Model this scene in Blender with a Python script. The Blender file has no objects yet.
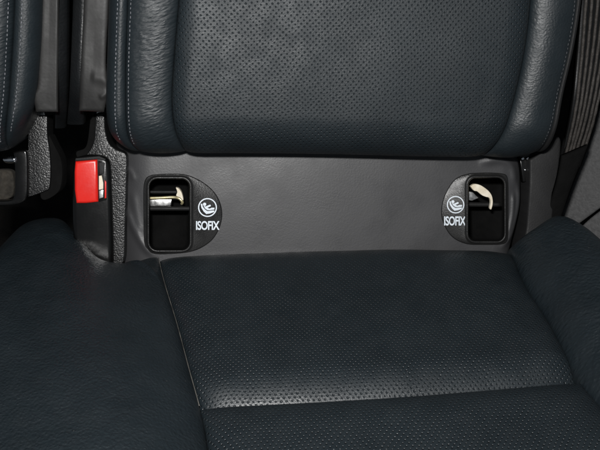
import bpy, bmesh, math, random
import numpy as np
from mathutils import Vector, Matrix

random.seed(7)
rng = np.random.default_rng(7)
SC = bpy.context.scene
COL = SC.collection
R = math.radians

# ------------------------------------------------------------------ camera
F_PX = 800.0                       # focal length in pixels of a 600 px wide frame
PITCH, YAW = R(38), R(4)
FWD = np.array([math.sin(YAW) * math.cos(PITCH), math.cos(YAW) * math.cos(PITCH), -math.sin(PITCH)])
RIGHT = np.array([math.cos(YAW), -math.sin(YAW), 0.0])
UP = np.cross(RIGHT, FWD)
ORI = np.array([0.0, 0.0, 0.30])   # point on the lower trim panel between the two anchors


def ray(px, py):
    return FWD + RIGHT * ((px - 300) / F_PX) + UP * ((225 - py) / F_PX)


CAM = ORI - ray(310, 210) * 0.72


class Plane:
    """A flat reference sheet in the car: origin, right axis, normal."""
    def __init__(s, o, n, ex):
        s.o = np.array(o, float)
        s.n = np.array(n, float) / np.linalg.norm(n)
        ex = np.array(ex, float)
        ex = ex - s.n * ex.dot(s.n)
        s.ex = ex / np.linalg.norm(ex)
        s.ey = np.cross(s.n, s.ex)

    def at(s, px, py, h=0.0):
        d = ray(px, py)
        t = (s.o + s.n * h - CAM).dot(s.n) / d.dot(s.n)
        return CAM + d * t

    def ab(s, p):
        q = np.asarray(p) - s.o
        return q @ s.ex, q @ s.ey

    def w(s, a, b, h=0.0):
        return s.o + s.ex * a + s.ey * b + s.n * h


def tilt(deg):
    return (0, -math.cos(R(deg)), math.sin(R(deg)))


P = Plane(ORI, tilt(29), (1, 0, 0))                                   # trim panel
B = Plane(ORI + np.array(tilt(22)) * 0.042, tilt(20), (1, 0, 0))      # face of the backrests
SO = P.at(310, 252)
S = Plane(SO, (0, math.sin(R(6)), math.cos(R(6))), (1, 0, 0))         # cushion top


# ------------------------------------------------------------------ objects
def link(o, parent=None):
    COL.objects.link(o)
    if parent is not None:
        o.parent = parent
    return o


def thing(name, loc, label, cat, group=None):
    o = bpy.data.objects.new(name, None)
    o.empty_display_size = 0.02
    o.location = Vector(loc)
    o['label'] = label
    o['category'] = cat
    if group:
        o['group'] = group
    return link(o)


def world_loc(o):
    v = Vector(o.location)
    while o.parent is not None:
        o = o.parent
        v += o.location
    return np.array(v)


def obj(name, verts, faces, mat, parent=None, uv=None, smooth=True, label=None, sharp=None):
    verts = np.asarray(verts, float)
    off = world_loc(parent) if parent is not None else np.zeros(3)
    me = bpy.data.meshes.new(name)
    me.from_pydata((verts - off).tolist(), [], [list(map(int, f)) for f in faces])
    if uv is not None:
        uv = np.asarray(uv, float)
        lay = me.uv_layers.new(name='UVMap')
        idx = np.zeros(len(me.loops), dtype=np.int32)
        me.loops.foreach_get('vertex_index', idx)
        lay.data.foreach_set('uv', uv[idx].astype(np.float32).ravel())
    me.polygons.foreach_set('use_smooth', [smooth] * len(me.polygons))
    me.materials.append(mat)
    me.update()
    bm = bmesh.new()
    bm.from_mesh(me)
    bmesh.ops.recalc_face_normals(bm, faces=bm.faces[:])
    bm.to_mesh(me)
    bm.free()
    if sharp:
        me.set_sharp_from_angle(angle=R(sharp))
    o = bpy.data.objects.new(name, me)
    if label:
        o['label'] = label
    return link(o, parent)


class MB:
    """collects shapes of one part"""
    def __init__(s):
        s.v, s.f = [], []

    def add(s, v, f):
        k = len(s.v)
        s.v += [np.asarray(p, float) for p in v]
        s.f += [[i + k for i in q] for q in f]

    def build(s, name, mat, parent=None, **kw):
        return obj(name, np.array(s.v), s.f, mat, parent, **kw)


def smooth_line(pts, n):
    """n points evenly spaced along a Catmull-Rom curve through pts (any dimension)"""
    p = np.asarray(pts, float)
    if len(p) == 2:
        t = np.linspace(0, 1, n)[:, None]
        return p[0] * (1 - t) + p[1] * t
    q = np.vstack([2 * p[0] - p[1], p, 2 * p[-1] - p[-2]])
    out = []
    for i in range(1, len(q) - 2):
        t = np.linspace(0, 1, 24, endpoint=False)[:, None]
        a, b, c, d = q[i - 1], q[i], q[i + 1], q[i + 2]
        out.append(0.5 * ((2 * b) + (c - a) * t + (2 * a - 5 * b + 4 * c - d) * t ** 2 + (3 * b - a - 3 * c + d) * t ** 3))
    out = np.vstack(out + [p[-1:]])
    d = np.r_[0, np.cumsum(np.linalg.norm(np.diff(out, axis=0), axis=1))]
    s = np.linspace(0, d[-1], n)
    return np.stack([np.interp(s, d, out[:, k]) for k in range(p.shape[1])], 1)


def curve3(pl, pts, n):
    """traced outline (px, py[, h]) laid on a sheet"""
    w = np.array([pl.at(p[0], p[1], p[2] if len(p) > 2 else 0.0) for p in pts])
    return smooth_line(w, n)


def resample(c, t):
    d = np.r_[0, np.cumsum(np.linalg.norm(np.diff(c, axis=0), axis=1))]
    d /= d[-1]
    return np.stack([np.interp(t, d, c[:, k]) for k in range(3)], 1)


def cluster(n, k):
    t = np.linspace(0, 1, n)
    return t * (1 - k) + k * (0.5 - 0.5 * np.cos(math.pi * t))


def prof(d, r):
    if r <= 0:
        return np.ones_like(d)
    t = np.clip(d / r, 0, 1)
    return np.sqrt(np.clip(1 - (1 - t) ** 2, 0, 1))


def ridge_sum(pl, A, Bc, ridges):
    h = np.zeros_like(A)
    for pts, wd, amp in ridges:
        c = curve3(pl, pts, 40)
        a, b = pl.ab(c)
        best = np.full(A.shape, 1e9)
        tt = np.zeros(A.shape)
        for i in range(39):
            ax, ay, bx, by = a[i], b[i], a[i + 1], b[i + 1]
            dx, dy = bx - ax, by - ay
            t = np.clip(((A - ax) * dx + (Bc - ay) * dy) / (dx * dx + dy * dy + 1e-12), 0, 1)
            d = (A - ax - t * dx) ** 2 + (Bc - ay - t * dy) ** 2
            m = d < best
            best = np.where(m, d, best)
            tt = np.where(m, (i + t) / 39, tt)
        taper = np.clip(np.minimum(tt, 1 - tt) * 5, 0, 1)
        taper = np.where((tt <= 0.001) | (tt >= 0.999), 0, taper)
        h += amp * np.exp(-best / wd ** 2) * taper
    return h


class Pad:
    """an upholstered patch between four traced edges, swelling from its seams"""
    def __init__(s, pl, back, front, left, right, nu=60, nv=60, amp=0.01, r=(0.02, 0.02, 0.02, 0.02),
                 roll=None, ridges=(), thick=0.03, lump=0.0, kc=0.75, arc=False):
        # back/front run left to right, left/right run back to front
        s.pl = pl
        u, v = cluster(nu, kc), cluster(nv, kc)
        c0, c1 = resample(curve3(pl, back, 200), u), resample(curve3(pl, front, 200), u)
        d0, d1 = resample(curve3(pl, left, 200), v), resample(curve3(pl, right, 200), v)
        U, V = u[None, :, None], v[:, None, None]
        X = (1 - V) * c0[None] + V * c1[None] + (1 - U) * d0[:, None] + U * d1[:, None] \
            - ((1 - U) * (1 - V) * c0[0] + U * (1 - V) * c0[-1] + (1 - U) * V * c1[0] + U * V * c1[-1])
        wid = np.linalg.norm(X[:, -1] - X[:, 0], axis=1)[:, None]
        hei = np.linalg.norm(X[-1] - X[0], axis=1)[None, :]
        U2, V2 = u[None, :], v[:, None]
        dl, dr, db, df = U2 * wid, (1 - U2) * wid, V2 * hei, (1 - V2) * hei
        h = amp * prof(dl, r[0]) * prof(dr, r[1]) * prof(db, r[2]) * prof(df, r[3])
        if roll:
            for side, rad, depth, *soft in roll:
                d = {'l': dl, 'r': dr, 'b': db, 'f': df}[side] + 0 * h
                h = h - depth * (np.clip(1 - d / rad, 0, 1) ** 2.2 if soft else 1 - prof(d, rad))
        q = X - pl.o
        A, Bc = q @ pl.ex, q @ pl.ey
        if ridges:
            h = h + ridge_sum(pl, A, Bc, ridges)
        if lump:
            f = 0
            for k in range(9):
                kx, ky = rng.normal(0, 45, 2)
                f = f + np.sin(A * kx + Bc * ky + rng.uniform(0, 6.28)) / 3
            h = h + lump * f * np.minimum(1, np.minimum(np.minimum(dl, dr), np.minimum(db, df)) / 0.01)
        s.X = X + pl.n * h[..., None]
        s.u, s.v = u, v
        if arc:      # the hide is not stretched where it turns into a seam
            dv = np.linalg.norm(np.diff(s.X, axis=0), axis=2)
            cum = np.vstack([np.zeros((1, nu)), np.cumsum(dv, axis=0)])
            j = nv // 2
            Bc = Bc[j] - (cum - cum[j])
        s.uv = np.stack([A, Bc], -1)
        s.thick = thick
        s.nu, s.nv = nu, nv

    def point(s, u, v):
        i = np.interp(u, s.u, np.arange(s.nu))
        j = np.interp(v, s.v, np.arange(s.nv))
        i0, j0 = min(int(i), s.nu - 2), min(int(j), s.nv - 2)
        fi, fj = i - i0, j - j0
        X = s.X
        return (X[j0, i0] * (1 - fi) + X[j0, i0 + 1] * fi) * (1 - fj) + (X[j0 + 1, i0] * (1 - fi) + X[j0 + 1, i0 + 1] * fi) * fj

    def build(s, name, mat, parent, hole=None, label=None):
        nu, nv = s.nu, s.nv
        top = s.X.reshape(-1, 3)
        bot = top - s.pl.n * s.thick
        V = np.vstack([top, bot])
        uv = np.vstack([s.uv.reshape(-1, 2)] * 2)
        F = []
        n = nu * nv
        keep = np.ones((nv - 1, nu - 1), bool)
        if hole is not None:
            C = (s.uv[:-1, :-1] + s.uv[1:, :-1] + s.uv[:-1, 1:] + s.uv[1:, 1:]) / 4
            keep = ~hole(C[..., 0], C[..., 1])
        for j in range(nv - 1):
            for i in range(nu - 1):
                if keep[j, i]:
                    a = j * nu + i
                    F.append((a, a + 1, a + nu + 1, a + nu))
                    if hole is None:
                        F.append((n + a, n + a + nu, n + a + nu + 1, n + a + 1))
        if hole is None:
            for i in range(nu - 1):
                F.append((i, n + i, n + i + 1, i + 1))
                a = (nv - 1) * nu + i
                F.append((a, a + 1, n + a + 1, n + a))
            for j in range(nv - 1):
                a = j * nu
                F.append((a, a + nu, n + a + nu, n + a))
                a = j * nu + nu - 1
                F.append((a, n + a, n + a + nu, a + nu))
        o = obj(name, V, F, mat, parent, uv=uv, label=label)
        return o


def capsule(mb, a, b, r, seg=6):
    a, b = np.asarray(a, float), np.asarray(b, float)
    d = b - a
    L = np.linalg.norm(d)
    d = d / L
    x = np.cross(d, [0.31, 0.2, 0.93])
    x /= np.linalg.norm(x)
    y = np.cross(d, x)
    rings = [(0.0, 0.25), (0.12, 0.8), (0.35, 1), (0.65, 1), (0.88, 0.8), (1, 0.25)]
    v, f = [], []
    for t, k in rings:
        for i in range(seg):
            g = 2 * math.pi * i / seg
            v.append(a + d * L * t + (x * math.cos(g) + y * math.sin(g)) * r * k)
    for j in range(len(rings) - 1):
        for i in range(seg):
            v0, v1 = j * seg + i, j * seg + (i + 1) % seg
            f.append((v0, v1, v1 + seg, v0 + seg))
    f.append(tuple(range(seg))[::-1])
    f.append(tuple(range((len(rings) - 1) * seg, len(rings) * seg)))
    mb.add(v, f)


def tube(mb, pts, r, seg=10, flat=None):
    p = np.asarray(pts, float)
    n = len(p)
    rr = np.broadcast_to(np.asarray(r, float), (n,))
    t = np.gradient(p, axis=0)
    t /= np.linalg.norm(t, axis=1)[:, None]
    ref = np.array([0.13, -0.9, 0.4]) if flat is None else np.asarray(flat, float)
    v, f = [], []
    for i in range(n):
        x = np.cross(t[i], ref)
        x /= np.linalg.norm(x)
        y = np.cross(x, t[i])
        for k in range(seg):
            g = 2 * math.pi * k / seg
            v.append(p[i] + (x * math.cos(g) + y * math.sin(g)) * rr[i])
    for i in range(n - 1):
        for k in range(seg):
            a, b = i * seg + k, i * seg + (k + 1) % seg
            f.append((a, b, b + seg, a + seg))
    f.append(tuple(range(seg))[::-1])
    f.append(tuple(range((n - 1) * seg, n * seg)))
    mb.add(v, f)


def stitches(pad, u, v0, v1, step=0.0034, ln=0.0021, r=0.00042, lift=0.0002, name='stitching', mat=None, parent=None):
    us = u if callable(u) else (lambda v: u)
    vs = np.linspace(v0, v1, 160)
    path = np.array([pad.point(us(v), v) for v in vs]) + pad.pl.n * lift
    L = np.linalg.norm(np.diff(path, axis=0), axis=1).sum()
    k = max(2, int(L / step))
    q = smooth_line(path[::4], k * 3 + 1)
    mb = MB()
    for i in range(k):
        a, b = q[i * 3], q[i * 3 + 2]
        m = (a + b) / 2
        d = (b - a) / np.linalg.norm(b - a)
        l2 = ln * random.uniform(0.85, 1.1)
        side = pad.pl.ex * random.uniform(-.00012, .00012)
        capsule(mb, m - d * l2 / 2 - pad.pl.n * 0.0001 + side, m + d * l2 / 2 + side * 2, r * random.uniform(.85, 1.1))
    return mb.build(name, mat, parent)


def prism(name, outline, pl, h0, h1, mat, parent, bev=0.002, seg=3, rounding=True, label=None, n=None, sharp=40):
    """outline traced on a sheet, drawn out from depth h0 to h1 with rounded front edges"""
    pts = np.array([pl.at(x, y, h1) for x, y in outline])
    if rounding:
        m = n or len(outline) * 6
        pts = smooth_line(np.vstack([pts, pts[:1]]), m + 1)[:-1]
    bm = bmesh.new()
    top = [bm.verts.new(p) for p in pts]
    bot = [bm.verts.new(p - pl.n * (h1 - h0)) for p in pts]
    f = bm.faces.new(top)
    bm.faces.new(bot[::-1])
    k = len(pts)
    for i in range(k):
        bm.faces.new((top[i], bot[i], bot[(i + 1) % k], top[(i + 1) % k]))
    bmesh.ops.recalc_face_normals(bm, faces=bm.faces[:])
    if bev > 0:
        ed = [e for e in bm.edges if e.verts[0] in top and e.verts[1] in top]
        bmesh.ops.bevel(bm, geom=ed, offset=bev, segments=seg, profile=0.5, affect='EDGES', clamp_overlap=True)
    bmesh.ops.triangulate(bm, faces=[q for q in bm.faces if len(q.verts) > 4])
    bm.verts.index_update()
    V = np.array([v.co[:] for v in bm.verts])
    F = [[v.index for v in q.verts] for q in bm.faces]
    bm.free()
    A, Bc = pl.ab(V)
    return obj(name, V, F, mat, parent, uv=np.stack([A, Bc], 1), label=label, sharp=sharp)


# ------------------------------------------------------------------ materials
def new_mat(name, base, rough=0.5, spec=0.5, metal=0.0):
    m = bpy.data.materials.new(name)
    m.use_nodes = True
    nt = m.node_tree
    b = nt.nodes['Principled BSDF']
    b.inputs['Base Color'].default_value = (*base, 1)
    b.inputs['Roughness'].default_value = rough
    b.inputs['Specular IOR Level'].default_value = spec
    b.inputs['Metallic'].default_value = metal
    return m, nt, b


class N:
    """short-hand for wiring nodes"""
    def __init__(s, nt):
        s.nt = nt

    def math(s, op, a, b=None, c=None):
        n = s.nt.nodes.new('ShaderNodeMath')
        n.operation = op
        for i, x in enumerate((a, b, c)):
            if x is None:
                continue
            if isinstance(x, (int, float)):
                n.inputs[i].default_value = x
            else:
                s.nt.links.new(x, n.inputs[i])
        return n.outputs[0]

    def smooth(s, x, a, b, lo=0.0, hi=1.0):
        n = s.nt.nodes.new('ShaderNodeMapRange')
        n.interpolation_type = 'SMOOTHSTEP'
        s.nt.links.new(x, n.inputs[0])
        for i, q in enumerate((a, b, lo, hi)):
            n.inputs[i + 1].default_value = q
        return n.outputs[0]

    def coord(s, kind, scale=(1, 1, 1), rot=0.0):
        n = s.nt.nodes.new('ShaderNodeTexCoord')
        mp = s.nt.nodes.new('ShaderNodeMapping')
        mp.inputs['Rotation'].default_value = (0, 0, rot)
        mp.inputs['Scale'].default_value = scale
        # rotate first, then stretch
        m0 = s.nt.nodes.new('ShaderNodeMapping')
        m0.inputs['Rotation'].default_value = (0, 0, rot)
        mp.inputs['Rotation'].default_value = (0, 0, 0)
        s.nt.links.new(n.outputs[kind], m0.inputs[0])
        s.nt.links.new(m0.outputs[0], mp.inputs[0])
        return mp.outputs[0]

    def noise(s, vec, scale=1.0, detail=3.0, rough=0.55, dist=0.0):
        n = s.nt.nodes.new('ShaderNodeTexNoise')
        s.nt.links.new(vec, n.inputs['Vector'])
        n.inputs['Scale'].default_value = scale
        n.inputs['Detail'].default_value = detail
        n.inputs['Roughness'].default_value = rough
        n.inputs['Distortion'].default_value = dist
        return n.outputs[0]

    def voro(s, vec, scale=1.0, feature='SMOOTH_F1', rnd=1.0):
        n = s.nt.nodes.new('ShaderNodeTexVoronoi')
        n.feature = feature
        s.nt.links.new(vec, n.inputs['Vector'])
        n.inputs['Scale'].default_value = scale
        n.inputs['Randomness'].default_value = rnd
        return n.outputs['Distance']

    def bump(s, h, dist, strength=1.0, prev=None):
        n = s.nt.nodes.new('ShaderNodeBump')
        n.inputs['Distance'].default_value = dist
        n.inputs['Strength'].default_value = strength
        s.nt.links.new(h, n.inputs['Height'])
        if prev is not None:
            s.nt.links.new(prev, n.inputs['Normal'])
        return n.outputs[0]

    def ramp(s, x, c0, c1, a=0.0, b=1.0):
        n = s.nt.nodes.new('ShaderNodeMapRange')
        s.nt.links.new(x, n.inputs[0])
        n.inputs[1].default_value = a
        n.inputs[2].default_value = b
        mx = s.nt.nodes.new('ShaderNodeMix')
        mx.data_type = 'RGBA'
        s.nt.links.new(n.outputs[0], mx.inputs[0])
        mx.inputs[6].default_value = (*c0, 1)
        mx.inputs[7].default_value = (*c1, 1)
        return mx.outputs[2]

    def link(s, a, b):
        s.nt.links.new(a, b)


NAVY0, NAVY1 = (0.0082, 0.0122, 0.0150), (0.0118, 0.0170, 0.0206)


def lint(nt, n, vec, colour):
    """sparse pale dust specks lying on the hide"""
    sc = nt.nodes.new('ShaderNodeTexVoronoi')
    sc.inputs['Scale'].default_value = 420
    nt.links.new(vec, sc.inputs['Vector'])
    sp = nt.nodes.new('ShaderNodeSeparateColor')
    nt.links.new(sc.outputs['Color'], sp.inputs[0])
    pick = n.smooth(sp.outputs[0], 0.988, 0.992)
    near = n.smooth(sc.outputs['Distance'], 0.10, 0.16, 1.0, 0.0)
    mx = nt.nodes.new('ShaderNodeMix')
    mx.data_type = 'RGBA'
    n.link(n.math('MULTIPLY', pick, near), mx.inputs[0])
    n.link(colour, mx.inputs[6])
    mx.inputs[7].default_value = (0.07, 0.07, 0.068, 1)
    return mx.outputs[2]


def leather(name, cell=0.0016, stretch=1.0, rot=0.0, depth=0.00022, rough=0.46, c0=NAVY0, c1=NAVY1, wrinkle=0.0, spec=0.42):
    m, nt, b = new_mat(name, c0, rough, spec)
    n = N(nt)
    big = n.coord('UV', (1, 1, 1))
    v = n.coord('UV', (1 / (cell * stretch), 1 / cell, 1), rot)
    warp = nt.nodes.new('ShaderNodeVectorMath')
    warp.operation = 'ADD'
    wn = nt.nodes.new('ShaderNodeTexNoise')
    wn.inputs['Scale'].default_value = 0.6
    nt.links.new(v, wn.inputs['Vector'])
    nt.links.new(v, warp.inputs[0])
    nt.links.new(wn.outputs['Color'], warp.inputs[1])
    cells = n.voro(warp.outputs[0], 1.0, 'SMOOTH_F1')
    fine = n.noise(v, 2.3, 3)
    h = n.math('MULTIPLY_ADD', fine, 0.35, n.math('MULTIPLY', cells, -1.0))
    nb = n.bump(h, depth)
    if wrinkle:
        wv = n.coord('UV', (1 / 0.016, 1 / 0.004, 1), rot)
        wr = n.noise(wv, 1.0, 3, 0.5, 0.6)
        nb = n.bump(wr, wrinkle, 1.0, nb)
    lum = n.noise(big, 22, 4)
    n.link(lint(nt, n, big, n.ramp(lum, c0, c1, 0.3, 0.7)), b.inputs['Base Color'])
    rg = n.smooth(n.noise(big, 60, 4), 0.3, 0.7, rough - 0.06, rough + 0.06)
    n.link(rg, b.inputs['Roughness'])
    n.link(nb, b.inputs['Normal'])
    return m


def perforated(name, p=0.0052, q=0.0027, rad=0.00085, rot=0.0, depth=0.0006, rough=0.44, c0=NAVY0, c1=NAVY1, spec=0.38):
    m, nt, b = new_mat(name, c0, rough, spec)
    n = N(nt)
    wob = n.coord('UV', (1, 1, 1), rot)
    # the hide is pulled a little unevenly, so the rows wander
    wn = nt.nodes.new('ShaderNodeTexNoise')
    wn.inputs['Scale'].default_value = 26
    wn.inputs['Detail'].default_value = 1
    nt.links.new(wob, wn.inputs['Vector'])
    sc = nt.nodes.new('ShaderNodeVectorMath')
    sc.operation = 'SCALE'
    nt.links.new(wn.outputs['Color'], sc.inputs[0])
    sc.inputs[3].default_value = 0.0045
    ad = nt.nodes.new('ShaderNodeVectorMath')
    nt.links.new(wob, ad.inputs[0])
    nt.links.new(sc.outputs[0], ad.inputs[1])
    sep = nt.nodes.new('ShaderNodeSeparateXYZ')
    nt.links.new(ad.outputs[0], sep.inputs[0])
    y = n.math('DIVIDE', sep.outputs[1], q)
    row = n.math('FLOOR', y)
    odd = n.math('FLOORED_MODULO', row, 2.0)
    x = n.math('MULTIPLY_ADD', odd, 0.5, n.math('DIVIDE', sep.outputs[0], p))
    col = n.math('FLOOR', x)
    fx = n.math('MULTIPLY', n.math('SUBTRACT', n.math('SUBTRACT', x, col), 0.5), p)
    fy = n.math('MULTIPLY', n.math('SUBTRACT', n.math('SUBTRACT', y, row), 0.5), q)
    # per-hole size
    cb = nt.nodes.new('ShaderNodeCombineXYZ')
    nt.links.new(row, cb.inputs[0])
    nt.links.new(col, cb.inputs[1])
    wnz = nt.nodes.new('ShaderNodeTexWhiteNoise')
    wnz.noise_dimensions = '2D'
    nt.links.new(cb.outputs[0], wnz.inputs['Vector'])
    d = n.math('SQRT', n.math('ADD', n.math('MULTIPLY', fx, fx), n.math('MULTIPLY', fy, fy)))
    d = n.math('MULTIPLY', d, n.math('MULTIPLY_ADD', wnz.outputs[0], 0.35, 0.85))
    hole = n.smooth(d, rad * 0.25, rad * 1.25)
    core = n.smooth(d, rad * 0.2, rad * 0.75)
    v = n.coord('UV', (1 / 0.0011, 1 / 0.0011, 1), rot)
    cells = n.voro(v, 1.0, 'SMOOTH_F1')
    nb = n.bump(n.math('MULTIPLY', cells, -1.0), 0.00012)
    nb = n.bump(hole, depth, 1.0, nb)
    lum = n.noise(wob, 20, 4)
    mx = nt.nodes.new('ShaderNodeMix')
    mx.data_type = 'RGBA'
    n.link(core, mx.inputs[0])
    mx.inputs[6].default_value = (0.004, 0.005, 0.006, 1)
    n.link(n.ramp(lum, c0, c1, 0.3, 0.7), mx.inputs[7])
    n.link(lint(nt, n, wob, mx.outputs[2]), b.inputs['Base Color'])
    n.link(n.smooth(n.noise(wob, 60, 4), 0.3, 0.7, rough - 0.05, rough + 0.07), b.inputs['Roughness'])
    n.link(nb, b.inputs['Normal'])
    return m


def plain(name, c0, c1, rough, grain=0.0012, depth=0.0001, spec=0.5, metal=0.0, mott=40, kind='UV', coat=0.0, rvar=0.07):
    m, nt, b = new_mat(name, c0, rough, spec, metal)
    n = N(nt)
    big = n.coord(kind)
    v = n.coord(kind, (1 / grain,) * 3)
    h = n.math('MULTIPLY_ADD', n.noise(v, 1.0, 3), 0.7, n.math('MULTIPLY', n.voro(v, 0.8), -0.7))
    n.link(n.bump(h, depth), b.inputs['Normal'])
    n.link(n.ramp(n.noise(big, mott, 5), c0, c1, 0.3, 0.7), b.inputs['Base Color'])
    n.link(n.smooth(n.noise(big, mott * 2.3, 4), 0.3, 0.7, rough - rvar, rough + rvar), b.inputs['Roughness'])
    b.inputs['Coat Weight'].default_value = coat
    return m


def pebbled(name, c, rough=0.35, cell=0.0021, depth=0.0007):
    m, nt, b = new_mat(name, c, rough)
    n = N(nt)
    v = n.coord('UV', (1 / cell, 1 / cell, 1))
    w = n.voro(v, 1.0, 'SMOOTH_F1')
    w2 = n.noise(v, 1.4, 3)
    n.link(n.bump(n.math('MULTIPLY_ADD', w2, 0.12, n.math('MULTIPLY', w, -1.0)), depth), b.inputs['Normal'])
    return m


M = dict(
    insert=perforated('perforated_leather_seat', p=0.0039, q=0.0027, rad=0.00078, depth=0.00046, spec=0.5),
    insert_back=perforated('perforated_leather_backrest', p=0.0046, q=0.0024, rad=0.00070, depth=0.00048, rot=R(-2), rough=0.52),
    hide=leather('smooth_leather', cell=0.0019, stretch=1.15, rot=R(60), depth=0.00062, rough=0.42, wrinkle=0.0002, spec=0.5),
    hide_wrinkled=leather('wrinkled_leather', cell=0.0016, stretch=2.8, rot=R(-16), depth=0.00042, rough=0.50, wrinkle=0.0002, spec=0.42),
    hide_creased=leather('creased_leather', cell=0.0021, stretch=1.25, rot=R(50), depth=0.00065, rough=0.42, wrinkle=0.00025, spec=0.5),
    hide_back=leather('backrest_leather', cell=0.0015, stretch=1.1, depth=0.00024, rough=0.48, spec=0.48),
    hide_dark=leather('black_edge_leather', cell=0.0016, depth=0.00025, rough=0.5, c0=(0.004, 0.0048, 0.0056), c1=(0.006, 0.007, 0.008)),
    hide_side=leather('side_leather', cell=0.0016, depth=0.0002, rough=0.5),
    vinyl=plain('grey_vinyl', (0.032, 0.032, 0.034), (0.036, 0.036, 0.038), 0.46, 0.0012, 0.00006, mott=14),
    flap=plain('matte_flap_vinyl', (0.010, 0.0098, 0.0095), (0.0155, 0.015, 0.0147), 0.58, 0.002, 0.00008, mott=30),
    thread=plain('grey_thread', (0.09, 0.095, 0.105), (0.17, 0.175, 0.19), 0.6, 0.0008, 0.00015, kind='Object'),
    dim_thread=plain('dim_thread', (0.04, 0.042, 0.046), (0.085, 0.088, 0.095), 0.6, 0.0008, 0.00015, kind='Object'),
    cord=plain('tan_thread', (0.03, 0.029, 0.027), (0.15, 0.145, 0.13), 0.6, 0.0008, 0.00015, kind='Object', mott=90),
    bezel=plain('grained_black_plastic', (0.0095, 0.0095, 0.0095), (0.013, 0.013, 0.013), 0.40, 0.0008, 0.00014, kind='Object'),
    white=plain('white_print', (0.62, 0.68, 0.74), (0.72, 0.77, 0.82), 0.5, 0.0008, 0.00003, kind='Object'),
    black=plain('black_plastic', (0.0028, 0.0028, 0.0028), (0.0040, 0.0040, 0.0040), 0.24, 0.0015, 0.00003, kind='Object', rvar=0.015),
    red=plain('red_plastic', (0.62, 0.012, 0.008), (0.72, 0.020, 0.012), 0.34, 0.0016, 0.00004, kind='Object', rvar=0.03),
    steel=plain('zinc_steel', (0.42, 0.42, 0.42), (0.58, 0.58, 0.57), 0.34, 0.002, 0.00006, metal=1.0, kind='Object', mott=120),
    yellow=plain('yellow_zinc', (0.42, 0.36, 0.19), (0.62, 0.55, 0.34), 0.36, 0.002, 0.00005, metal=0.6, kind='Object', mott=120),
    cream=plain('cream_padding', (0.62, 0.54, 0.40), (0.86, 0.80, 0.68), 0.6, 0.0016, 0.0002, kind='Object', mott=160),
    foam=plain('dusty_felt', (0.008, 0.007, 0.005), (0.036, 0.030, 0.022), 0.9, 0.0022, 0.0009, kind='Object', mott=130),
    grain=pebbled('pebbled_black_plastic', (0.008, 0.0083, 0.0086), rough=0.40, cell=0.00115, depth=0.00036),
    shade_bar=plain('dull_black_steel', (0.006, 0.006, 0.006), (0.010, 0.010, 0.010), 0.6, 0.002, 0.0001, spec=0.25, kind='Object'),
    felt=plain('recess_black', (0.003, 0.003, 0.003), (0.006, 0.006, 0.006), 0.95, 0.0016, 0.0003, spec=0.1, kind='Object'),  # near-black for recesses; below the ribs it paints in shade
    dark=plain('dark_carpet', (0.006, 0.006, 0.006), (0.012, 0.011, 0.010), 0.95, 0.002, 0.0008, spec=0.1, kind='Object'),
    side=plain('grey_side_trim', (0.055, 0.055, 0.056), (0.085, 0.085, 0.086), 0.8, 0.0016, 0.0004, kind='UV', mott=260),
    shade=plain('charcoal_plastic', (0.011, 0.011, 0.0115), (0.015, 0.015, 0.0155), 0.62, 0.0011, 0.00013, kind='UV', spec=0.3),
    rib=plain('brown_ribbed_rubber', (0.017, 0.0145, 0.0125), (0.038, 0.033, 0.029), 0.7, 0.0014, 0.0005, kind='Object', mott=200),
    chrome=plain('bright_steel', (0.75, 0.76, 0.80), (0.85, 0.86, 0.9), 0.14, 0.003, 0.00002, metal=1.0, kind='Object'),
)

# ------------------------------------------------------------------ setting
fl = MB()
z = -0.16
fl.add([(-1.2, -0.9, z), (1.2, -0.9, z), (1.2, 1.0, z), (-1.2, 1.0, z)], [(0, 1, 2, 3)])
o = fl.build('floor', M['dark'])
o['kind'] = 'structure'
bw = MB()
bw.add([(-1.2, 0.34, z), (1.2, 0.34, z), (1.2, 0.70, 1.1), (-1.2, 0.70, 1.1)], [(0, 1, 2, 3)])
o = bw.build('rear_wall', M['dark'])
o['kind'] = 'structure'

# ------------------------------------------------------------------ seat cushion
cush = thing('seat_cushion', SO + np.array([0, -0.25, -0.09]),
             'dark navy leather bench cushion with perforated middle running across the bottom', 'seat cushion')
seamL = [(157, 251), (164, 282), (177, 325), (189, 370), (200, 410)]
seamL2 = [(200, 410), (206, 440), (214, 500)]
seamR = [(507, 244), (524, 285), (549, 325), (580, 384)]
seamR2 = [(580, 384), (605, 415), (675, 500)]
backI = [(157, 251, -.006), (230, 248, -.006), (310, 245, -.006), (400, 243, -.006), (507, 244, -.006)]
seamC = [(200, 410), (300, 405), (400, 399), (490, 392), (580, 384)]
a = Pad(S, backI, seamC, seamL, seamR, 120, 110, amp=0.009, r=(0.028, 0.030, 0.05, 0.0),
        roll=[('b', 0.035, 0.02), ('f', 0.032, 0.0125, 1)], thick=0.07, lump=0.0004, arc=True)
a.build('perforated_insert', M['insert'], cush)
b_ = Pad(S, seamC, [(214, 500), (350, 500), (500, 500), (675, 500)], seamL2, seamR2, 120, 60, amp=0.010,
         r=(0.028, 0.030, 0.03, 0.03), thick=0.07, lump=0.0004)
b_.build('perforated_insert', M['insert'], cush)
fullL = seamL + seamL2[1:]
fullR = seamR + seamR2[1:]
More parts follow.
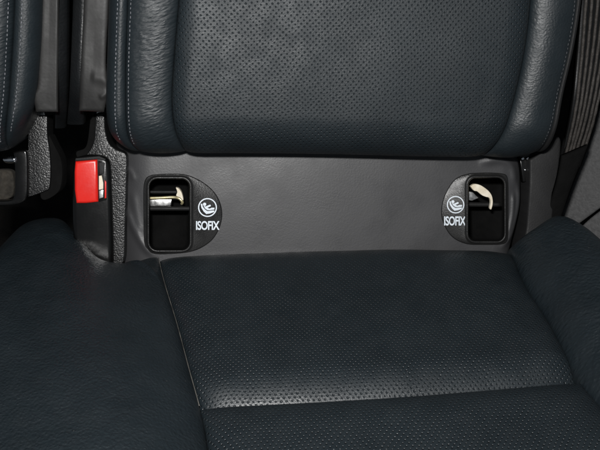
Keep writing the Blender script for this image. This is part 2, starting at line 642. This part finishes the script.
lb = Pad(S, [(-90, 300, -.01), (-20, 290, -.01), (8, 255, -.01), (30, 234, -.01), (62, 230, -.01), (80, 246, -.01), (100, 266, -.01), (130, 266, -.01), (157, 251, -.004)],
         [(-90, 500), (60, 500), (214, 500)],
         [(-90, 300, -.01), (-90, 400), (-90, 500)], fullL, 110, 120, amp=0.034,
         r=(0.06, 0.070, 0.07, 0.0), roll=[('b', 0.02, 0.02)], thick=0.08, lump=0.0006,
         ridges=[([(112, 264), (132, 268), (148, 276), (163, 292)], 0.0022, 0.0022),
                 ([(30, 268), (55, 261), (90, 258)], 0.0016, 0.0010),
                 ([(15, 336), (45, 332), (75, 333)], 0.002, 0.0007),
                 ([(126, 258), (134, 262), (146, 258)], 0.0018, 0.002)])
lbo = lb.build('bolster', M['hide'], cush, label='broad smooth leather bolster at the buckle side')
rb = Pad(S, [(507, 244, 0), (530, 231, .014), (553, 219, .026), (578, 229, .028), (610, 256, .026), (660, 292, .026)],
         [(675, 500, 0), (760, 500, .02), (850, 500, .03)], fullR,
         [(660, 292, .026), (730, 380, .03), (850, 500, .03)], 90, 110, amp=0.014,
         r=(0.03, 0.0, 0.03, 0.0), roll=[('b', 0.018, 0.02)], thick=0.08, lump=0.0007,
         ridges=[([(510, 242), (528, 230), (552, 219)], 0.0016, 0.0012)])
rb.build('bolster', M['hide_creased'], cush, label='raised leather bolster on the side trim side')
mb = MB()
c = np.array([lb.point(1.0, t) for t in np.linspace(0.02, 0.72, 120)]) + S.n * 0.0022
tube(mb, c, 0.00034, 6)
mb.build('piping', M['cord'], lbo)

# ------------------------------------------------------------------ right backrest
br = thing('backrest', P.at(330, 175, 0.0),
           'wide navy leather backrest with perforated centre above the grey vinyl strip', 'backrest', 'rear seat backrests')
TOP = -70
iL = [(184, TOP), (179, 0), (174, 60), (172, 100), (175, 130), (184, 160)]
iR = [(536, TOP), (530, 0), (524, 50), (513, 100), (502, 135), (490, 164)]
botI = [(184, 160), (260, 160), (340, 161), (420, 163), (490, 164)]
ROLL = [('f', 0.040, 0.042)]
p1 = Pad(B, [(184, TOP), (360, TOP), (536, TOP)], botI, iL, iR, 120, 110, amp=0.012, r=(0.016, 0.022, 0, 0.0), roll=ROLL, thick=0.05, lump=0.0004)
p1.build('perforated_insert', M['insert_back'], br)
mid = [(131, TOP), (128, 0), (126, 60), (126, 110), (128, 140), (136, 160)]
p2 = Pad(B, [(131, TOP), (184, TOP)], [(136, 160), (160, 161), (184, 160)], mid, iL, 70, 110, amp=0.0085, r=(0.016, 0.02, 0, 0.0), roll=ROLL, thick=0.05, lump=0.0004)
p2o = p2.build('bolster', M['hide_wrinkled'], br, label='wrinkled leather bolster beside the hinge cover')
gl = [(110, TOP), (107, 0), (105, 60), (104, 105), (107, 135), (119, 156)]
p3 = Pad(B, [(110, TOP), (131, TOP)], [(119, 156), (128, 159), (136, 160)], gl, mid, 40, 110, amp=0.005, r=(0.014, 0.006, 0, 0.0), roll=ROLL + [('l', 0.012, 0.012)], thick=0.04)
p3o = p3.build('side_gusset', M['hide_side'], br)
oR = [(582, TOP), (577, 0), (569, 50), (559, 93), (553, 126), (547, 160)]
p4 = Pad(B, [(536, TOP), (582, TOP)], [(490, 164), (520, 164.5), (547, 160)], iR, oR, 70, 110, amp=0.0105, r=(0.022, 0.026, 0, 0.0), roll=ROLL, thick=0.05, lump=0.0005)
p4o = p4.build('bolster', M['hide_back'], br, label='glossy leather bolster at the ribbed strip side')
gR = [(590, TOP), (584, 0), (576, 50), (566, 93), (560, 128), (556, 162)]
p5 = Pad(B, [(582, TOP), (590, TOP)], [(547, 160), (556, 162)], oR, gR, 16, 90, amp=0.002, r=(0.003, 0.004, 0, 0), roll=ROLL + [('r', 0.006, 0.01)], thick=0.05)
p5.build('side_gusset', M['shade'], br)
stitches(p3, 0.55, 0.05, 0.93, mat=M['thread'], parent=p3o)
stitches(p2, 0.075, 0.05, 0.95, mat=M['thread'], parent=p2o)
stitches(p4, 0.90, 0.05, 0.95, r=0.00026, mat=M['dim_thread'], parent=p4o)
mb = MB()
tube(mb, np.array([p4.point(1.0, t) for t in np.linspace(0.05, 0.97, 90)]) + B.n * 0.001, 0.0007, 6)
mb.build('piping', M['shade'], p4o)
fp = Pad(B, [(86, TOP, -.012), (111, TOP, -.012)], [(79, 111, -.014), (104, 112, -.014)],
         [(86, TOP, -.012), (84, 0, -.012), (81, 60, -.012), (79, 111, -.014)],
         [(111, TOP, -.012), (109, 0, -.012), (106, 60, -.012), (108, 90, -.011), (104, 112, -.014)], 40, 90, amp=0.002, r=(0.004, 0.004, 0, 0.003), thick=0.003,
         ridges=[([(88, 78), (98, 80), (110, 84)], 0.004, 0.0016), ([(97, 100), (104, 96), (109, 92)], 0.002, 0.0014)], lump=0.0006)
fp.build('vinyl_flap', M['flap'], br)
ep = Pad(B, [(74, TOP, -.022), (88, TOP, -.016)], [(67, 124, -.06), (84, 124, -.05)],
         [(74, TOP, -.022), (73, 0, -.022), (70, 80, -.022), (67, 124, -.06)],
         [(88, TOP, -.016), (86, 0, -.016), (83, 80, -.016), (84, 124, -.05)], 24, 60, amp=0.004, r=(0.012, 0.006, 0, 0), thick=0.04)
ep.build('side_edge', M['hide_dark'], br)

# ------------------------------------------------------------------ left backrest
bl = thing('backrest', P.at(20, 165, 0.0),
           'narrow slice of navy leather backrest with double stitching above the steel pin latch', 'backrest', 'rear seat backrests')
m1 = [(16, TOP), (15, 0), (12, 60), (8, 110), (0, 158)]
q1 = Pad(B, [(-70, TOP), (16, TOP)], [(-80, 166), (0, 158)], [(-70, TOP), (-74, 60), (-80, 166)], m1, 60, 100, amp=0.012, r=(0.02, 0.016, 0, 0), roll=ROLL, thick=0.05, lump=0.0004)
q1o = q1.build('bolster', M['hide_wrinkled'], bl)
m2 = [(42, TOP), (40, 0), (37, 60), (29, 112), (10, 152)]
q2 = Pad(B, [(16, TOP), (42, TOP)], [(0, 158), (10, 152)], m1, m2, 40, 100, amp=0.005, r=(0.006, 0.014, 0, 0), roll=ROLL + [('r', 0.012, 0.012)], thick=0.04)
q2o = q2.build('side_gusset', M['hide_side'], bl)
stitches(q1, 0.955, 0.05, 0.95, mat=M['thread'], parent=q1o)
stitches(q2, 0.36, 0.05, 0.90, mat=M['thread'], parent=q2o)
f2 = Pad(B, [(41, TOP, -.012), (60, TOP, -.012)], [(36, 112, -.014), (58, 112, -.014)],
         [(41, TOP, -.012), (41, 0, -.012), (38, 80, -.012), (34, 96, -.012), (36, 112, -.014)],
         [(60, TOP, -.012), (59, 0, -.012), (58, 112, -.014)], 40, 90, amp=0.002, r=(0.004, 0.002, 0, 0.003), thick=0.003, lump=0.0006)
f2.build('vinyl_flap', M['flap'], bl)
e2 = Pad(B, [(57, TOP, -.016), (68, TOP, -.024)], [(55, 128, -.05), (65, 128, -.06)],
         [(57, TOP, -.016), (56, 80, -.016), (55, 128, -.05)], [(68, TOP, -.024), (67, 80, -.024), (65, 128, -.06)], 20, 60, amp=0.003, r=(0.004, 0.01, 0, 0), thick=0.04)
e2.build('side_edge', M['hide_dark'], bl)

# ------------------------------------------------------------------ lower vinyl panel with holes for the anchors
def rrect(cx, cy, hw, hh, r, ang):
    """distance from the centre to a rounded rectangle along each direction"""
    out = []
    for g in ang:
        dx, dy = math.cos(g), math.sin(g)
        lo, hi = 0.0, 200.0
        for _ in range(40):
            m = (lo + hi) / 2
            qx, qy = abs(dx * m) - hw + r, abs(dy * m) - hh + r
            sd = math.hypot(max(qx, 0), max(qy, 0)) + min(max(qx, qy), 0) - r
            if sd < 0:
                lo = m
            else:
                hi = m
        out.append(lo)
    return np.array(out)


HOLES = [(169.5, 214.5, 20.0, 35.5, 8.0), (486.3, 209.5, 17.8, 31.5, 7.0)]
hole_ab = []
for cx, cy, hw, hh, r in HOLES:
    q = np.array([P.ab(P.at(cx + sx * (hw + 1.2), cy + sy * (hh + 1.2))) for sx in (-1, 1) for sy in (-1, 1)])
    hole_ab.append((q[:, 0].min(), q[:, 0].max(), q[:, 1].min(), q[:, 1].max()))


def in_hole(A, Bc):
    m = np.zeros(A.shape, bool)
    for x0, x1, y0, y1 in hole_ab:
        rr = 0.0075
        qx = np.abs(A - (x0 + x1) / 2) - (x1 - x0) / 2 + rr
        qy = np.abs(Bc - (y0 + y1) / 2) - (y1 - y0) / 2 + rr
        m |= np.hypot(np.maximum(qx, 0), np.maximum(qy, 0)) + np.minimum(np.maximum(qx, qy), 0) - rr < 0
    return m


tp = thing('trim_panel', P.at(320, 250), 'grey vinyl strip between backrest and cushion holding both anchor pockets', 'trim panel')
pp = Pad(P, [(112, 132), (320, 132), (512, 134)], [(118, 285), (320, 285), (505, 285)],
         [(112, 132), (114, 210), (118, 285)], [(512, 134), (523, 165), (524, 200), (519, 228), (505, 285)], 330, 110, amp=0.0, r=(0, 0, 0, 0),
         roll=[('r', 0.020, 0.014), ('l', 0.034, 0.022)], thick=0.002, kc=0.1, lump=0.00012,
         ridges=[([(124, 205), (133, 228), (146, 248), (158, 258)], 0.0035, 0.002),
                 ([(124, 168), (130, 172), (134, 182)], 0.0025, 0.0008),
                 ([(132, 190), (136, 215), (142, 238)], 0.0035, 0.001),
                 ([(478, 163), (500, 160), (513, 168), (516, 190)], 0.0035, 0.0018),
                 ([(519, 180), (520, 205), (512, 235), (500, 250)], 0.003, 0.003),
                 ([(514, 190), (513, 215), (507, 240)], 0.002, 0.002)])
pp.build('vinyl_sheet', M['vinyl'], tp, hole=in_hole)

# ------------------------------------------------------------------ child seat anchors
EMB = dict(
    seat=[(160, 212), (182, 206), (192, 255), (225, 297), (262, 320), (366, 309), (365, 333), (300, 356), (245, 364), (205, 327), (170, 270)],
    body=[(203, 243), (225, 246), (255, 263), (290, 283), (330, 268), (370, 269), (367, 296), (300, 305), (262, 305), (228, 281)],
)


def flat_shape(mb, pts, pl, h0, h1):
    k = len(pts)
    v = [pl.at(x, y, h1) for x, y in pts]
    v2 = [p - pl.n * (h1 - h0) for p in v]
    bm = bmesh.new()
    t = [bm.verts.new(p) for p in v]
    bmesh.ops.triangulate(bm, faces=[bm.faces.new(t)])
    bm.verts.index_update()
    f = [[q.index for q in fc.verts] for fc in bm.faces]
    bm.free()
    mb.add(v + v2, f + [(i, (i + 1) % k, k + (i + 1) % k, k + i) for i in range(k)])


def circle(cx, cy, r, n=28, ry=None):
    return [(cx + r * math.cos(2 * math.pi * i / n), cy + (ry or r) * math.sin(2 * math.pi * i / n)) for i in range(n)]


def anchor(hole, outer, emb_c, emb_r, text_box, label):
    cx, cy, hw, hh, r = hole
    t = thing('child_seat_anchor', P.at(cx, cy + hh), label, 'seat anchor', 'child seat anchor points')
    n = 168
    ang = np.linspace(0, 2 * math.pi, n, endpoint=False)
    ring_px = smooth_line(np.array(outer + outer[:1], float), 900)
    oa = np.arctan2(ring_px[:, 1] - cy, ring_px[:, 0] - cx) % (2 * math.pi)
    od = np.hypot(ring_px[:, 1] - cy, ring_px[:, 0] - cx)
    i = np.argsort(oa)
    outd = np.interp(ang, oa[i], od[i], period=2 * math.pi)
    rings = []

    def ring(dist, h):
        rings.append([P.at(cx + d * math.cos(g), cy + d * math.sin(g), h) for d, g in zip(dist, ang)])

    def off(e):
        return rrect(cx, cy, hw + e, hh + e, max(r + e, 1.0), ang)
    ring(outd, -0.007)
    ring(outd - 0.1, 0.0004)
    ring(outd - 0.5, 0.0012)
    ring(outd - 1.2, 0.0016)
    base = np.minimum(outd - 1.6, off(4.2))
    ring(base, 0.0016)
    for e, h in ((3.0, 0.0024), (2.0, 0.0033), (1.2, 0.0037), (0.5, 0.0034), (0.1, 0.0026), (0.0, 0.001)):
        ring(np.minimum(off(e), base - 0.05 * (4.2 - e)), h)
    mb = MB()
    k = len(rings)
    mb.add([p for rg in rings for p in rg], [(j * n + q, j * n + (q + 1) % n, (j + 1) * n + (q + 1) % n, (j + 1) * n + q) for j in range(k - 1) for q in range(n)])
    bz = mb.build('bezel', M['bezel'], t)
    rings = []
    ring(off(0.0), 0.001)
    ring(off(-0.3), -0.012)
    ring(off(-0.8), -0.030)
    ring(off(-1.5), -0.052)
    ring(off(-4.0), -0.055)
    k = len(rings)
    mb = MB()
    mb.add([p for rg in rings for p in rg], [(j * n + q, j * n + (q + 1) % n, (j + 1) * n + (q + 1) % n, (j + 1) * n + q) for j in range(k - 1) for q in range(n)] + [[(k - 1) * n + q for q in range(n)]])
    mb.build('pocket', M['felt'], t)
    # emblem
    ex, ey = emb_c
    s = emb_r / 143.0
    fx = lambda p: (ex + (p[0] - 263) * s, ey + (p[1] - 265) * s)
    h0, h1 = 0.0014, 0.0020
    mb = MB()
    m = 64
    rr = [(143, h0), (143, h1), (126, h1), (126, h0)]
    v, f = [], []
    for rad, h in rr:
        v += [P.at(*fx((263 + rad * math.cos(2 * math.pi * q / m), 265 + rad * math.sin(2 * math.pi * q / m))), h) for q in range(m)]
    for j in range(3):
        f += [(j * m + q, j * m + (q + 1) % m, (j + 1) * m + (q + 1) % m, (j + 1) * m + q) for q in range(m)]
    mb.add(v, f)
    for key in EMB:
        flat_shape(mb, [fx(p) for p in EMB[key]], P, h0, h1)
    flat_shape(mb, [fx(p) for p in circle(219, 216, 25)], P, h0, h1)
    ax, ay, bx, by, w = 240, 262, 300, 236, 14
    dx, dy = (bx - ax) / math.hypot(bx - ax, by - ay), (by - ay) / math.hypot(bx - ax, by - ay)
    g0 = math.atan2(dy, dx)
    arm = [(bx + w * math.cos(g0 + q), by + w * math.sin(g0 + q)) for q in np.linspace(-1.57, 1.57, 9)] + \
          [(ax + w * math.cos(g0 + q), ay + w * math.sin(g0 + q)) for q in np.linspace(1.57, 4.71, 9)]
    flat_shape(mb, [fx(p) for p in arm], P, h0, h1 + 0.0001)
    mb.build('emblem', M['white'], bz, smooth=False)
    # lettering
    x0, y0, x1, y1 = text_box
    cu = bpy.data.curves.new('lettering', 'FONT')
    cu.body = 'ISOFIX'
    cu.size = 1.0
    cu.offset = 0.022
    cu.space_character = 0.93
    cu.extrude = 0.0
    cu.resolution_u = 4
    to = bpy.data.objects.new('lettering', cu)
    COL.objects.link(to)
    dg = bpy.context.evaluated_depsgraph_get()
    me = to.evaluated_get(dg).to_mesh()
    V = np.array([v.co[:] for v in me.vertices])
    F = [list(p.vertices) for p in me.polygons]
    to.evaluated_get(dg).to_mesh_clear()
    bpy.data.objects.remove(to)
    bpy.data.curves.remove(cu)
    lo, hi = V.min(0), V.max(0)
    W = [P.at(x0 + (p[0] - lo[0]) / (hi[0] - lo[0]) * (x1 - x0), y1 + (p[1] - lo[1]) / (hi[1] - lo[1]) * (y0 - y1), h1) for p in V]
    bm = bmesh.new()
    bv = [bm.verts.new(p) for p in W]
    for q in F:
        try:
            bm.faces.new([bv[i] for i in q])
        except ValueError:
            pass
    bmesh.ops.remove_doubles(bm, verts=bm.verts[:], dist=1e-6)
    ex_ = bmesh.ops.extrude_face_region(bm, geom=bm.faces[:])
    for g in ex_['geom']:
        if isinstance(g, bmesh.types.BMVert):
            g.co -= Vector(P.n) * (h1 - h0)
    bm.verts.index_update()
    mb = MB()
    mb.add([np.array(v.co[:]) for v in bm.verts], [[v.index for v in q.verts] for q in bm.faces])
    bm.free()
    mb.build('lettering', M['white'], bz, smooth=False)
    return t


outL = [(152, 174.6), (168, 173.6), (186, 174.5), (203, 182), (216, 194), (222, 209), (221, 224), (214, 238), (203, 247), (190, 252), (172, 254),
        (154, 254), (147, 250), (144, 242), (143.4, 215), (143.4, 188), (146, 178)]
aL = anchor(HOLES[0], outL, (207.5, 207.5), 9.4, (196, 221, 219.5, 230), 'black anchor pocket with a yellow zinc bar, nearer the red buckle')
outR = [(470, 173), (488, 172.4), (503, 173.5), (507.5, 177), (508.5, 188), (508.5, 210), (508.5, 232), (507, 241), (501, 244.5), (484, 245), (466, 244),
        (452, 237), (443.5, 224), (441, 211), (444, 196), (452, 182), (460, 176)]
aR = anchor(HOLES[1], outR, (455.6, 204.7), 8.7, (444.2, 216.3, 465.8, 225.6), 'black anchor pocket with a curled cream tag inside, nearer the ribbed strip')

# fittings inside the pocket near the buckle
H = -0.018
mb = MB()
prism('anchor_plate', [(148, 199.5), (172, 199), (171, 206), (148, 206.5)], P, H - 0.004, H, M['steel'], aL, bev=0.0006, rounding=False)
mb = MB()
pts = smooth_line([P.at(146, 198.2, H), P.at(160, 197.8, H), P.at(173, 197.2, H), P.at(179, 198.4, H + .001), P.at(182.4, 202, H + .001), P.at(181.5, 204, H - .001)], 40)
tube(mb, pts, 0.0013, 12)
mb.build('wire_loop', M['yellow'], aL)
prism('bright_clip', [(175.8, 187.6), (178.6, 188.6), (181.2, 192), (182.8, 197), (183, 200.5), (180, 197.6), (176.2, 195.8), (177.2, 192)], P, H - 0.003, H + 0.004, M['cream'], aL, bev=0.0005)
mb = MB()
tube(mb, [P.at(x, 208.5, H + 0.002) for x in np.linspace(147, 192, 12)], 0.0021, 12)
tube(mb, [P.at(x, 192.0, H - 0.002) for x in np.linspace(147, 178, 12)], 0.0016, 12)
mb.build('anchor_bar', M['shade_bar'], aL)
# fittings inside the other pocket
prism('cream_tag', [(470.5, 186.4), (474, 184.2), (479, 184.6), (484, 187.2), (489.3, 191.6), (492.2, 196.5), (493, 203), (491.4, 209.5), (490, 208),
                    (490.8, 202.5), (489.6, 198.2), (485.5, 196.8), (482, 195.2), (477.5, 191.6), (474, 190.6)], P, H + 0.002, H + 0.006, M['cream'], aR, bev=0.0012)
mb = MB()
tube(mb, [P.at(x, 204.5, H) for x in np.linspace(466, 500, 12)], 0.0022, 12)
mb.build('anchor_bar', M['shade_bar'], aR)
prism('anchor_plate', [(467, 191), (473, 192), (479, 198), (472, 201), (467, 200)], P, H - 0.004, H, M['steel'], aR, bev=0.0006, rounding=False)

# ------------------------------------------------------------------ buckle
bk = thing('seat_belt_buckle', P.at(92, 262, 0.01), 'black seat belt buckle with a red release button tucked behind the cushion', 'seat belt buckle')
h = 0.012
prism('housing', [(76, 157.5), (88, 154.8), (101, 155.5), (108, 159.5), (110, 168), (111, 190), (111.8, 215), (112.5, 240), (112.5, 262), (109, 276), (96, 278), (82, 274), (74, 250), (72, 225), (71.5, 195), (72, 172), (73, 161)],
      P, h - 0.030, h, M['black'], bk, bev=0.0045, seg=5, n=120)
prism('release_button', [(75, 161.5), (97, 159.5), (97.6, 182), (98, 202), (86, 203.5), (76, 203.5), (74.2, 190), (74, 172)], P, h - 0.004, h + 0.0022, M['red'], bk, bev=0.0026, seg=5, rounding=False, sharp=60)
prism('top_cap', [(75.5, 158.2), (99, 156.2), (106, 159.2), (104, 161), (98, 159.2), (75, 161)], P, h - 0.002, h + 0.0010, M['shade'], bk, bev=0.0005, rounding=False)
prism('latch_window', [(98.2, 161), (105.5, 161.5), (106.5, 200), (98.6, 202)], P, h - 0.002, h + 0.0004, M['black'], bk, bev=0.0003, rounding=False)
prism('guide_plate', [(98.8, 162.5), (105, 162.5), (103.8, 173.5), (99.2, 174.5)], P, h - 0.002, h + 0.0014, M['shade'], bk, bev=0.0004, rounding=False)
prism('latch_tongue', [(98.8, 190.5), (103.4, 189.5), (103.4, 197.5), (99, 199)], P, h - 0.002, h + 0.0008, M['steel'], bk, bev=0.0004, rounding=False)
prism('latch_tongue', [(98.8, 176), (101.6, 175.5), (103.2, 183), (103.2, 189), (98.8, 190)], P, h - 0.002, h + 0.0012, M['cream'], bk, bev=0.0004, rounding=False)
prism('red_edge', [(104.6, 180), (106.2, 182), (106.2, 198), (104.6, 198.5)], P, h - 0.002, h + 0.0010, M['red'], bk, bev=0.0003, rounding=False)

# ------------------------------------------------------------------ hinge covers
def hinge(outline, tab, label, edge, h0, h1):
    x, y = np.mean(np.array(outline), 0)
    t = thing('hinge_cover', P.at(x, max(p[1] for p in outline), h0), label, 'hinge cover', 'pebbled hinge covers')
    prism('cover', outline, P, h0, h1, M['grain'], t, bev=0.0016, n=110)
    prism('metal_tab', tab, P, h1 - 0.006, h1 - 0.001, M['steel'], t, bev=0.0005, rounding=False)
    prism('side_wall', edge, P, h0 - 0.002, h1 - 0.004, M['felt'], t, bev=0.0015, n=80)
    return t


hinge([(95, 117), (96.5, 113), (103, 112), (104.5, 116), (105.5, 130), (109, 143), (116, 149), (125, 153), (127.2, 160), (126.5, 190), (125.5, 225), (124.5, 258), (120, 266), (112, 264), (108, 230), (107, 180), (98, 160), (84, 157), (88, 152), (93.5, 140)],
      [(96, 110.5), (102.5, 110), (103, 114), (96.5, 114.5)],
      'pebbled black plastic cover right behind the red buckle, below the wider backrest', [(90, 120), (96, 114), (99, 140), (96, 158), (80, 160), (76, 152), (86, 146)], -0.02, 0.004)
hinge([(28.5, 118), (30, 116), (46, 115.5), (47, 118), (47.2, 135), (49.5, 152), (50.5, 170), (49.5, 186), (47, 190), (29.5, 196.5), (28, 193), (28, 155)],
      [(33, 111), (45, 111.5), (45, 117), (33, 117)],
      'straight pebbled black plastic cover below the narrow left backrest', [(49, 135), (54, 145), (61, 160), (62, 178), (58, 192), (44, 200), (40, 190), (44, 150)], -0.014, 0.008)

# latch with a bright pin at the far left
lt = thing('seat_latch', P.at(12, 205, 0.0), 'black latch housing with a bright steel pin and dusty felt at the left edge', 'seat latch')
prism('housing', [(13, 152), (22, 150), (27, 153), (28, 175), (27, 196), (21, 203), (8, 206), (-8, 206), (-8, 201), (9, 200), (14, 195), (14.5, 170)], P, -0.004, 0.014, M['black'], lt, bev=0.002, n=100)
prism('felt_pad', [(-10, 170), (8, 170), (13, 176), (13.5, 192), (8, 199), (-10, 201)], P, -0.006, 0.004, M['foam'], lt, bev=0.003, n=60)
mb = MB()
tube(mb, [P.at(x, 159.5, 0.012) for x in np.linspace(3.5, 17, 6)], [0.0018, 0.0030, 0.0032, 0.0032, 0.003, 0.003], 16)
mb.build('steel_pin', M['chrome'], lt)

# ------------------------------------------------------------------ right hand side
st = thing('end_trim', P.at(545, 240, 0.0), 'dark charcoal upright trim piece between the grey vinyl strip and the ribbed strip', 'trim piece')
prism('cover', [(530, 160), (536, 156), (545, 150), (556, 138), (561, 140), (560, 160), (557, 185), (553, 215), (550, 260), (524, 260), (527, 225), (529.5, 190)], P, -0.03, 0.002, M['shade'], st, bev=0.002, n=110)

hb = thing('hinge_bracket', P.at(526, 165, -0.01), 'small black bracket with two shiny bolt heads under the backrest corner', 'bracket')
hp = prism('plate', [(519, 154), (531, 153), (530, 170), (527, 182), (523, 182), (521, 168)], P, -0.014, -0.008, M['black'], hb, bev=0.001, rounding=False)
for x in (523.0, 528.0):
    prism('bolt', circle(x, 158.6, 1.6, 10), P, -0.010, -0.004, M['chrome'], hp, bev=0.0006, rounding=False)
prism('bolt', circle(525.5, 170, 1.0, 10), P, -0.010, -0.006, M['chrome'], hp, bev=0.0004, rounding=False)

rs = thing('ribbed_strip', B.at(575, 160, -0.05), 'dark ribbed strip with brownish ridges hanging between the backrest and the grey side trim', 'ribbed strip')
HB = -0.035
bk_ = Pad(B, [(584, TOP, HB), (625, TOP, HB)], [(548, 215, HB - .02), (560, 215, HB - .02)],
          [(584, TOP, HB), (580, 0, HB), (576, 60, HB), (569, 120, HB), (548, 215, HB - .02)],
          [(625, TOP, HB), (616, 0, HB), (608, 60, HB), (598, 107, HB), (588, 140, HB-.006), (560, 215, HB - .02)], 30, 90, amp=0.002, r=(0.006, 0.006, 0, 0), thick=0.004)
bk_.build('backing', M['black'], rs)
for k in range(6):
    u = 0.14 + 0.155 * k
    mb = MB()
    pts = np.array([bk_.point(u, t) for t in np.linspace(0.0, 0.80, 70)]) + B.n * 0.0006
    wob = np.cumsum(rng.normal(0, 0.00007, 70))
    tube(mb, pts + B.ex * (wob - wob.mean())[:, None], 0.00135 + 0.00012 * np.sin(np.arange(70) * 1.3 + k), 10)
    mb.build('rib', M['rib'], rs)

sl = Pad(B, [(562, 156, HB + .004), (588, 145, HB + .004)], [(544, 222, HB - .01), (559, 222, HB - .01)],
         [(562, 156, HB + .004), (556, 185, HB), (544, 222, HB - .01)], [(588, 145, HB + .004), (573.5, 180, HB), (559, 222, HB - .01)], 24, 40, amp=0.003, r=(0.006, 0.006, 0.004, 0), thick=0.004)
sl.build('shade_patch', M['felt'], rs)  # dark piece added over the rib ends, standing in for shade

SP = Plane(P.at(592, 190, -0.045), (-0.62, -0.72, 0.30), (0.78, -0.62, 0.0))
sd = thing('side_trim', SP.at(595, 250), 'grey textured side trim panel with a diagonal groove at the right edge', 'side trim')
g1 = [(566, 219), (585, 236), (640, 275)]
prism('panel', [(561, 214), (567, 199), (574.5, 180), (583, 160), (590, 140), (596, 118), (603, 90), (606, 40), (618, -60), (640, -160), (760, -180), (900, -160), (920, -60), (900, -10), (800, 58), (690, 138), (640, 180), (603, 206), (588, 217), (574, 226), (565, 222)], SP, -0.02, 0.0, M['side'], sd, bev=0.0022, n=260)
prism('panel', [(578.5, 229.5), (590, 218.7), (605, 207.6), (642, 181.6), (692, 139.8), (802, 60), (902, -7), (925, 20), (930, 200), (900, 380), (800, 430), (700, 400), (620, 330), (590, 245)], SP, -0.02, -0.0006, M['side'], sd, bev=0.0022, n=240)

# ------------------------------------------------------------------ light, camera, world
w = bpy.data.worlds.new('World')
SC.world = w
w.use_nodes = True
bg = w.node_tree.nodes['Background']
bg.inputs[0].default_value = (0.80, 0.90, 1.0, 1)
bg.inputs[1].default_value = 0.11  # ambient fill, raised to add sheen in place of roof bounce

ld = bpy.data.lights.new('camera_flash', 'AREA')
ld.shape = 'RECTANGLE'
ld.size, ld.size_y = 0.045, 0.025
ld.energy = 5.9
ld.color = (1.0, 0.99, 0.975)
lo = bpy.data.objects.new('camera_flash', ld)
COL.objects.link(lo)
lp = CAM + UP * 0.075 - RIGHT * 0.03
lo.location = Vector(lp)
aim = Vector(P.at(300, 150) - lp)
lo.rotation_euler = aim.to_track_quat('-Z', 'Y').to_euler()

cd = bpy.data.cameras.new('camera')
cd.sensor_width = 36
cd.lens = 36 * F_PX / 600
cd.clip_start = 0.01
cd.clip_end = 50
co = bpy.data.objects.new('camera', cd)
COL.objects.link(co)
co.location = Vector(CAM)
rot = Matrix((RIGHT, UP, -FWD)).transposed()
co.rotation_euler = rot.to_euler()
SC.camera = co

SC.view_settings.view_transform = 'Standard'
SC.view_settings.look = 'None'
SC.view_settings.exposure = 0
SC.view_settings.gamma = 1
